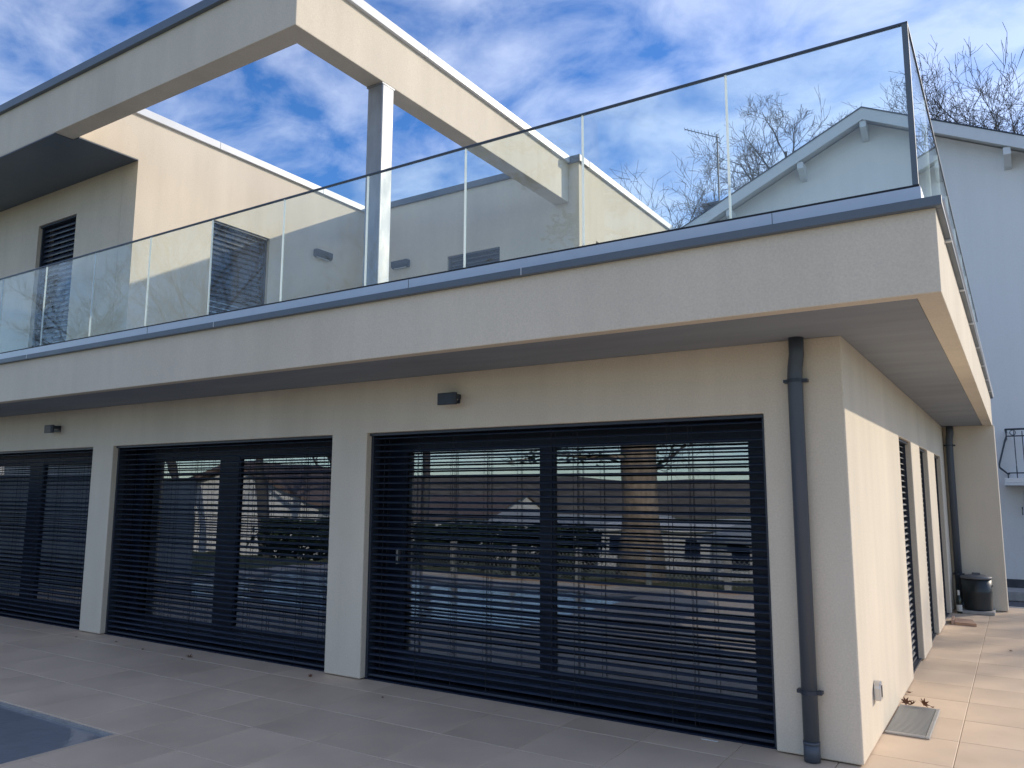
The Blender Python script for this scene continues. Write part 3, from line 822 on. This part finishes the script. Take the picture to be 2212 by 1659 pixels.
leaf('spiky brown leaf standing on the far edge of the grate', 0.18, 1.75, 0.040, 2.6, 1.15, 1.05)
leaf('smallest leaf scrap at the outer far corner of the grate', 0.235, 1.752, 0.018, 0.9, 0.3, 0.4)
leaf('dark leaf scrap at the wall foot beyond the grate', 0.022, 2.205, 0.012, 0.3, 0.2, 0.55)
leaf('tiny brown leaf by the pillar foot right of the middle blind', -4.71, -0.16, 0.010, 0.7, 0.5, 0.6)
leaf('reddish leaf on the shaded tiles before the middle blind', -6.39, -0.235, 0.010, 2.1, 0.15, 0.9)
leaf('small dark leaf scrap next to the reddish leaf', -6.36, -0.34, 0.006, 0.2, 0.1, 0.35)
leaf('leaf crumb on the tile joint before the middle blind', -7.16, -0.26, 0.007, 1.2, 0.3, 0.4)
leaf('leaf crumb just right of the leftmost pillar foot', -7.81, -0.165, 0.007, 2.8, 0.2, 0.4)
leaf('leaf crumb in front of the leftmost pillar foot', -8.49, -0.245, 0.006, 0.9, 0.2, 0.35)
leaf('leaf crumb on the tiles before the blind nearest the downpipe', -3.64, -0.37, 0.006, 0.5, 0.2, 0.35)
leaf('dark scrap on the sunlit path tiles right of the side slots', 0.74, 4.9, 0.006, 1.5, 0.15, 0.6)
o = MB().prism([(-0.06, -0.006, 0), (0.055, -0.010, 0), (0.06, 0.006, 0), (-0.05, 0.008, 0)], (0, 0, 0.006)).build('splinter', M_paper, None, 0.002)
o.location = (-0.985, 0.0, 0.002); o.rotation_euler = (0, 0, 0.05)
tag(o, 'small whitish splinter lying under the blind nearest the downpipe', 'splinter')

# barrel, bottle, slab and board at the far end of the path
o = MB().box(0.10, 0.53, 7.82, YW - 0.04, 0.002, 0.045).build('paving_slab', M_slab, None, 0.006)
tag(o, 'loose grey paving slab under the black barrel', 'slab')
t = thing('garden_barrel', 'black plastic garden barrel with a grey lid in the shaded corner', 'barrel', (0.325, 8.04, 0.046))
MB().lathe([(0.175, 0), (0.182, 0.02), (0.190, 0.25), (0.194, 0.262), (0.190, 0.274), (0.194, 0.445)], 0, 0, 28).build('body', M_bin, t, smooth=True)
MB().lathe([(0.205, 0.446), (0.207, 0.462), (0.19, 0.478), (0.11, 0.497), (0.02, 0.503)], 0, 0, 28).build('lid', M_lid, t, smooth=True)
MB().box(-0.055, 0.055, -0.016, 0.016, 0.497, 0.527).build('lid_handle', M_lid, t, 0.01)
for s_ in (-1, 1):
    MB().box(s_ * 0.19 - 0.012, s_ * 0.19 + 0.012, -0.04, 0.04, 0.34, 0.36).build('grip', M_bin, t, 0.005)
t = thing('glass_bottle', 'dark glass bottle with pale label left of the black barrel', 'bottle', (0.095, 7.83, 0.002))
MB().lathe([(0.034, 0), (0.037, 0.01), (0.037, 0.19), (0.030, 0.225), (0.015, 0.26), (0.014, 0.30)], 0, 0, 18).build('body', M_bottle, t, smooth=True)
MB().lathe([(0.0375, 0.03), (0.0378, 0.031), (0.0378, 0.12), (0.0375, 0.121)], 0, 0, 18).build('paper_label', M_paper, t, smooth=True)
MB().lathe([(0.016, 0.235), (0.0165, 0.24), (0.0165, 0.322), (0.0155, 0.325)], 0, 0, 18).build('capsule', M_paper, t, smooth=True)
t = thing('wooden_board', 'short reddish board with a raised end lying on the sunlit path', 'board', (0.2, 6.82, 0.002))
MB().prism([(-0.10, -0.20, 0), (0.155, -0.235, 0), (0.09, 0.16, 0), (-0.115, 0.20, 0)], (0, 0, 0.035)).build('plank', M_wood, t, 0.004)
MB().prism([(-0.135, -0.215, 0), (-0.104, -0.20, 0), (-0.119, 0.20, 0), (-0.15, 0.19, 0)], (0, 0, 0.062)).build('batten', M_wood, t, 0.004)
o = MB().box(0.45, 1.0, 13.2, 13.9, -0.365, -0.17).build('concrete_step', M_slab, None, 0.02)
tag(o, 'pale concrete step on the gravel at the foot of the white house', 'step')

# ================================================================== NEIGHBOUR
nb_ = thing('white_gabled_house', 'tall white house with low gable and pale barge boards behind the modern house', 'house')
RX, RZ, SL = -1.60, 10.93, 0.478
NL, NR = -7.2, 4.0
NY = 14.5
def rz(x): return RZ - abs(x - RX) * SL
wz = 0.20
MB().prism([(NL, NY, -0.05), (NR, NY, -0.05), (NR, NY, rz(NR) - wz), (RX, NY, RZ - wz), (NL, NY, rz(NL) - wz)], (0, 9.5, 0)).build('wall', M_white, nb_)
MB().box(NL - 0.03, NR + 0.03, NY - 0.03, NY + 9.5, -0.4, -0.052).build('plinth', M_plinth, nb_)
EL_, ER_ = NL - 0.6, NR + 0.6
m = MB().prism([(EL_, 14.03, rz(EL_) + 0.0), (RX, 14.03, RZ), (ER_, 14.03, rz(ER_)), (ER_, 14.03, rz(ER_) - 0.14), (RX, 14.03, RZ - 0.14), (EL_, 14.03, rz(EL_) - 0.14)], (0, 10.4, 0))
m.build('roof', M_rooft, nb_)
m = MB().prism([(EL_, 14.031, rz(EL_) - 0.142), (RX, 14.031, RZ - 0.142), (ER_, 14.031, rz(ER_) - 0.142), (ER_, 14.031, rz(ER_) - 0.165), (RX, 14.031, RZ - 0.165), (EL_, 14.031, rz(EL_) - 0.165)], (0, 10.3, 0))
m.build('roof_soffit', M_board, nb_)
for s_ in (-1, 1):
    xe = EL_ if s_ < 0 else ER_
    MB().prism([(RX, 14.0, RZ - 0.012), (xe, 14.0, rz(xe) - 0.012), (xe, 14.0, rz(xe) - 0.30), (RX, 14.0, RZ - 0.30)], (0, 0.028, 0)).build('barge_board', M_board, nb_)
    MB().prism([(RX, 13.985, RZ + 0.022), (xe, 13.985, rz(xe) + 0.022), (xe, 13.985, rz(xe) - 0.010), (RX, 13.985, RZ - 0.010)], (0, 10.4, 0)).build('roof_edge_flashing', M_dark, nb_)
for xk in (RX + 0.0, -3.08, -4.9, 1.25, 2.9, -6.6):
    zt = rz(xk) - 0.32
    m = MB().prism([(xk - 0.07, 14.04, zt), (xk - 0.07, NY - 0.004, zt), (xk - 0.07, NY - 0.004, zt - 0.36), (xk - 0.07, NY - 0.14, zt - 0.34), (xk - 0.07, 14.04, zt - 0.16)], (0.14, 0, 0))
    m.build('purlin_bracket', M_board, nb_)
ch = MB().box(-6.0, -5.35, 15.4, 15.95, 8.4, 9.75).build('chimney', M_plinth, nb_, 0.01)
MB().box(-6.06, -5.29, 15.34, 16.01, 9.752, 9.83).build('chimney_cap', M_plinth, ch)
# balcony with bellied iron railing
by0, by1 = 13.45, NY - 0.004
bx0, bx1 = 0.72, 3.2
bal2 = MB().box(bx0, bx1, by0, by1, 1.955, 2.045).build('balcony', M_white, nb_, 0.008)
MB().box(bx0 - 0.015, bx1, by0 - 0.015, by1, 1.90, 1.953).build('balcony_edge', M_board, bal2)
iron = MB()
rx0 = 0.80; ry = by0 + 0.08
def belly(p0, out, zb=2.14, zt=2.90):
    n = len(out)
    prof = [(0.0, zt + 0.10), (0.0, zt), (0.035, zt - 0.08), (0.165, zb + 0.20), (0.165, zb + 0.13), (0.02, zb), (0.02, zb - 0.10)]
    return [(p0[0] + out[0] * a, p0[1] + out[1] * a, z) for a, z in prof]
rails = MB()
for z, r in ((3.04, 0.022), (2.90, 0.014), (2.15, 0.014)):
    rails.tube([(rx0, by1, z), (rx0, ry, z)], r, 6); rails.tube([(rx0, ry, z), (bx1, ry, z)], r, 6)
rails.build('railing_rail', M_iron, bal2, smooth=True)
k = 0
x = rx0
while x < bx1:
    MB().tube(belly((x, ry), (0, -1)) if k else belly((x, ry), (-0.9, -0.4)), 0.010, 6).build('railing_bar', M_iron, bal2, smooth=True)
    x += 0.14; k += 1
for k in range(7):
    MB().tube(belly((rx0, ry + 0.13 * (k + 1)), (-1, 0)), 0.010, 6).build('railing_bar', M_iron, bal2, smooth=True)
for k in range(8):
    c = (rx0 + 0.12 + 0.30 * k, ry, 2.97)
    MB().tube([(c[0] + 0.05 * math.cos(a * math.pi / 8), ry, c[2] + 0.05 * math.sin(a * math.pi / 8)) for a in range(17)], 0.008, 5).build('ring_ornament', M_iron, bal2, smooth=True)
MB().box(1.02, 1.75, NY - 0.03, NY - 0.003, -0.04, 1.80).build('door', M_board, nb_, 0.01)
MB().tube([(0.98, NY - 0.04, 1.30), (0.98, NY - 0.12, 1.30), (0.98, NY - 0.12, 1.45), (0.98, NY - 0.02, 1.45)], 0.012, 6).build('wall_hook', M_iron, nb_)

ant = thing('tv_antenna', 'thin television antenna on a mast above the white gable roof', 'antenna', (-5.36, 14.75, 8.9))
MB().tube([(0, 0, 0.0), (0, 0, 2.60)], 0.022, 6).build('mast', M_iron, ant)
bm_ = [(0.06, 0, 2.48), (-0.86, -0.15, 2.90)]
MB().tube(bm_, 0.013, 5).build('boom', M_iron, ant)
p0, p1 = Vector(bm_[0]), Vector(bm_[1])
for k in range(11):
    p = p0.lerp(p1, k / 10)
    Ld = 0.22 - 0.012 * k if k > 1 else 0.26
    MB().tube([p + Vector((0.03, -0.5, 0.6)).normalized() * Ld * 0.5, p - Vector((0.03, -0.5, 0.6)).normalized() * Ld * 0.5], 0.006, 4).build('antenna_rod', M_iron, ant)
MB().tube([(-0.10, 0, 2.32), (0.0, 0, 2.40), (0.09, 0, 2.30)], 0.015, 5).build('clamp', M_iron, ant)

# ================================================================== TREES
def grow(seed, height, spread, counts=(10, 7, 6, 5), clear=0.38, r0=0.21):
    rn = random.Random(seed)
    wood, twig = MB(), MB()
    def branch(p, d, ln, r, lev):
        nseg = 6 if lev == 0 else (4 if lev < 3 else 2)
        pts = [p.copy()]; rads = [r]; dd = d.copy()
        for i in range(nseg):
            jit = 0.07 if lev == 0 else (0.15 if lev < 3 else 0.20)
            dd = (dd + Vector((rn.gauss(0, jit), rn.gauss(0, jit), rn.gauss(0, jit) + (0.0 if lev == 0 else 0.10)))).normalized()
            p = p + dd * ln / nseg
            pts.append(p.copy()); rads.append(max(0.0065, r * (1 - 0.75 * (i + 1) / nseg)))
        (wood if lev < 2 else twig).tube(pts, rads, 7 if lev == 0 else (5 if lev == 1 else 3), cap=False)
        if lev >= len(counts): return
        nchild = counts[lev] + rn.randint(-1, 1)
        for c in range(max(2, nchild)):
            s0 = clear if lev == 0 else 0.22
            s_ = s0 + (1 - s0) * (c + rn.random()) / nchild
            s_ = min(s_, 0.999)
            i = min(int(s_ * nseg), nseg - 1); f = s_ * nseg - i
            q = pts[i].lerp(pts[i + 1], f)
            ax = (pts[i + 1] - pts[i]).normalized()
            w = rn.random() * 6.283
            e1 = ax.cross(Vector((0.3, 0.2, 1)) if abs(ax.z) < 0.95 else Vector((1, 0, 0))).normalized(); e2 = ax.cross(e1)
            an = math.radians(rn.uniform(30, 66) if lev else rn.uniform(30, 68))
            nd = ax * math.cos(an) + (e1 * math.cos(w) + e2 * math.sin(w)) * math.sin(an)
            nd.z += 0.10; nd.normalize()
            cl_ = ln * (rn.uniform(0.38, 0.60) if lev else spread * rn.uniform(0.7, 1.1) * (1.15 - 0.55 * s_))
            rr = rads[i] * (rn.uniform(0.42, 0.60) if lev else rn.uniform(0.5, 0.72))
            branch(q, nd, cl_, max(rr, 0.0075), lev + 1)
    branch(Vector((0, 0, 0)), Vector((0, 0, 1)), height * 0.82, r0, 0)
    return wood, twig
TREE = []
for sd_, h_, s_ in ((3, 12.5, 0.52), (8, 12.0, 0.45), (21, 11.0, 0.60)):
    w_, t_ = grow(sd_, h_, s_)
    mw = w_.build('trunk', M_bark, None, smooth=True); mt = t_.build('crown', M_bark, None)
    TREE.append((mw.data, mt.data))
    bpy.data.objects.remove(mw); bpy.data.objects.remove(mt)
def tree(label, kind, x, y, rot, sc, group, z=None, scz=None):
    t = thing('bare_tree', label, 'tree', (x, y, gz(x, y) - 0.05 if z is None else z), group)
    t.rotation_euler = (0, 0, rot)
    t.scale = (sc, sc, scz or sc)
    link('trunk', TREE[kind][0], t); link('crown', TREE[kind][1], t)
    return t
TG = 'bare winter trees behind the white house'
tree('bare tree with a thick forking trunk above the sunlit wing wall', 2, -11.2, 27.0, 0.5, 1.02, TG)
tree('small bare tree at the left end of the row above the wing wall', 1, -13.9, 29.5, 2.2, 0.86, TG)
tree('bare tree just behind the television antenna', 0, -10.1, 30.0, 1.2, 0.94, TG)
tree('bare tree rising over the lower left slope of the white gable', 1, -7.5, 32.0, 3.9, 1.05, TG)
tree('narrow bare tree over the middle of the gable slope', 1, -5.3, 30.5, 0.4, 1.05, TG)
tree('bare tree standing straight above the gable ridge', 0, -3.0, 33.0, 5.0, 1.0, TG)
tree('bare tree right behind the glass corner post', 1, -1.6, 28.5, 2.8, 1.03, TG)
tree('wide bare tree over the right slope, nearest the glass corner', 2, 0.2, 27.5, 4.0, 1.08, TG)
tree('bare tree at the right edge of the picture above the white roof', 0, 2.3, 29.5, 1.9, 0.98, TG)
RG = 'bare trees east of the path'
tree('tall bare tree whose branches shade the sunlit path', 2, 15.2, 23.5, 1.0, 1.0, RG, z=-0.4)
tree('bare tree farther back whose shadow falls on the side wall', 0, 18.5, 27.5, 2.0, 1.05, RG, z=-0.4)
VG = 'bare trees on the meadow before the house'
for k, (x, y, kd, rt_, sc_, lb) in enumerate((
        (-24, -15, 2, 0.3, 1.15, 'bare tree mirrored in the terrace glass beside the upper door'),
        (-31, -16, 0, 1.7, 0.95, 'bare tree mirrored in the glass left of the upper door'),
        (-18.5, -18, 1, 2.9, 1.1, 'bare tree mirrored in the glass in front of the terrace lamp'),
        (-13, -24, 0, 4.4, 0.9, 'bare tree mirrored in the left pane behind the widest blind'),
        (-36, -30, 2, 5.2, 1.2, 'bare tree far across the meadow, mirrored behind the middle blind'),
        (-3.6, -20, 1, 0.9, 0.62, 'small bare tree mirrored at the right end of the widest blind'))):
    tree(lb, kd, x, y, rt_, sc_, VG)

# big cedar mirrored in the blind opening
ced = thing('cedar_tree', 'old cedar with a thick pale trunk mirrored in the right pane', 'tree', (-6.3, -10.4, gz(-6.3, -10.4) - 0.1))
MB().tube([(0, 0, 0), (0.03, 0, 1.2), (0, 0.05, 4), (0.1, 0, 8), (0.05, 0, 12)], [0.62, 0.46, 0.42, 0.30, 0.06], 14).build('trunk', M_pine, ced, smooth=True)
rn = random.Random(7)
lim, ndl = MB(), MB()
for k in range(26):
    z = 2.9 + 0.34 * k
    a = rn.random() * 6.283; ln = (4.2 - 0.10 * k) * rn.uniform(0.7, 1.1)
    pts = [Vector((0, 0, z))]
    for i in range(4):
        rr = ln * (i + 1) / 4
        pts.append(Vector((math.cos(a + 0.05 * i) * rr, math.sin(a + 0.05 * i) * rr, z + 0.10 * rr - 0.05 * rr * rr + rn.uniform(-.05, .05))))
    lim.tube(pts, [0.07, 0.05, 0.035, 0.022, 0.010], 5, cap=False)
    for i in range(150):
        s_ = rn.uniform(0.25, 1.0) * 4 * 0.999; i0 = int(s_); p = pts[i0].lerp(pts[i0 + 1], s_ - i0)
        p = p + Vector((rn.gauss(0, .22), rn.gauss(0, .22), rn.gauss(0.02, .07)))
        u_ = Vector((rn.gauss(0, 1), rn.gauss(0, 1), rn.gauss(0, .3))).normalized() * rn.uniform(0.08, 0.2)
        v_ = u_.cross(Vector((rn.gauss(0, .3), rn.gauss(0, .3), 1))).normalized() * 0.035
        bi = len(ndl.v); ndl.v += [tuple(p - u_), tuple(p + v_), tuple(p + u_), tuple(p - v_)]; ndl.f.append((bi, bi + 1, bi + 2, bi + 3))
lim.build('limb', M_pine, ced, smooth=True); ndl.build('crown', M_needle, ced)

# ================================================================== MEADOW SIDE (mirrored in the windows)
gw = thing('garden_wall', 'plain grey garden wall along the left side of the pool', 'garden wall', (-13.62, 0, 0))
MB().box(-0.20, -0.02, -4.25, -0.02, -0.1, 1.93).build('wall', M_gwall, gw, 0.01)
MB().box(-0.23, 0.01, -4.28, -0.02, 1.932, 1.97).build('coping', M_coping, gw)
fe = thing('chain_link_fence', 'low chain link fence on concrete posts at the meadow edge', 'fence', (0, -8.4, 0))
for k in range(12):
    x = -13.0 + 1.55 * k
    MB().box(x - 0.05, x + 0.05, -0.05, 0.05, -0.2, 0.62).build('post', M_slab, fe, 0.01)
wr = MB()
for k in range(190):
    x = -13.0 + 0.09 * k
    for s_ in (-1, 1):
        a, c = Vector((x, 0.06 * 0, 0.02)), Vector((x + s_ * 0.5, 0, 0.55))
        n_ = Vector((s_ * 0.53, 0, -0.5)).normalized() * 0.004
        bi = len(wr.v)
        wr.v += [tuple(a + n_), tuple(a - n_), tuple(c - n_), tuple(c + n_), tuple(a + n_ + Vector((0, .006, 0))), tuple(a - n_ + Vector((0, .006, 0))), tuple(c - n_ + Vector((0, .006, 0))), tuple(c + n_ + Vector((0, .006, 0)))]
        wr.f += [(bi, bi + 1, bi + 2, bi + 3), (bi + 7, bi + 6, bi + 5, bi + 4), (bi, bi + 3, bi + 7, bi + 4), (bi + 1, bi + 5, bi + 6, bi + 2)]
stuff(wr.build('wire_mesh', M_wire, fe))
hd = MB()
rn = random.Random(5)
for k in range(4200):
    p = Vector((-22 + 13 * rn.random(), -13.5 + rn.gauss(0, .4), -0.6 + 1.35 * rn.random() ** 0.7))
    u_ = Vector((rn.gauss(0, 1), rn.gauss(0, 1), rn.gauss(0, 1))).normalized() * 0.13
    v_ = u_.cross(Vector((rn.gauss(0, 1), rn.gauss(0, 1), rn.gauss(0, 1)))).normalized() * 0.09
    bi = len(hd.v); hd.v += [tuple(p - u_), tuple(p + v_), tuple(p + u_), tuple(p - v_)]; hd.f.append((bi, bi + 1, bi + 2, bi + 3))
ho = thing('hedge', 'dark clipped hedge beyond the fence, mirrored in the left pane', 'hedge', (0, 0, 0))
hd.build('foliage', M_hedge, ho)

def far_house(label, x, y, w, d, eave, ridge, rot, roofm=None):
    z = gz(x, y) - 0.3
    t = thing('distant_house', label, 'house', (x, y, z), 'houses beyond the meadow')
    t.rotation_euler = (0, 0, rot)
    e = eave; r = ridge
    MB().prism([(-w / 2, d / 2, 0), (-w / 2, -d / 2, 0), (-w / 2, -d / 2, e), (-w / 2, 0, r), (-w / 2, d / 2, e)], (w, 0, 0)).build('wall', M_whouse, t)
    s_ = (r - e) / (d / 2)
    MB().prism([(-w / 2 - .4, d / 2 + .4, e - .4 * s_ + .03), (-w / 2 - .4, 0, r + .03), (-w / 2 - .4, -d / 2 - .4, e - .4 * s_ + .03), (-w / 2 - .4, -d / 2 - .4, e - .4 * s_ + .2), (-w / 2 - .4, 0, r + .22), (-w / 2 - .4, d / 2 + .4, e - .4 * s_ + .2)], (w + .8, 0, 0)).build('roof', roofm or M_redroof, t)
    n_ = max(2, int(w / 2.6))
    for k in range(n_):
        xx = -w / 2 + w * (k + .5) / n_
        MB().box(xx - .5, xx + .5, d / 2 + .003, d / 2 + .05, e * .45, e * .45 + 1.2).build('window', M_frame, t)
far_house('long white house mirrored right of the cedar trunk', -14.5, -42, 13, 8, 2.9, 3.3, 0.1, M_whouse)
far_house('white house mirrored left of the cedar trunk', -26, -46, 12, 8, 2.9, 3.6, -0.15, M_gwall)
far_house('small white house mirrored at the right end of the widest blind', -7.2, -30, 5, 6, 2.0, 2.6, 0.3, M_gwall)
far_house('gabled cream house mirrored in the middle blind', -33, -24, 9, 10, 3.0, 5.0, 1.35)
far_house('cream house mirrored over the garden wall', -46, -14, 12, 9, 4.4, 6.2, 0.9)
far_house('far white house on the valley floor', -52, -70, 14, 9, 4.2, 6.4, 0.2)
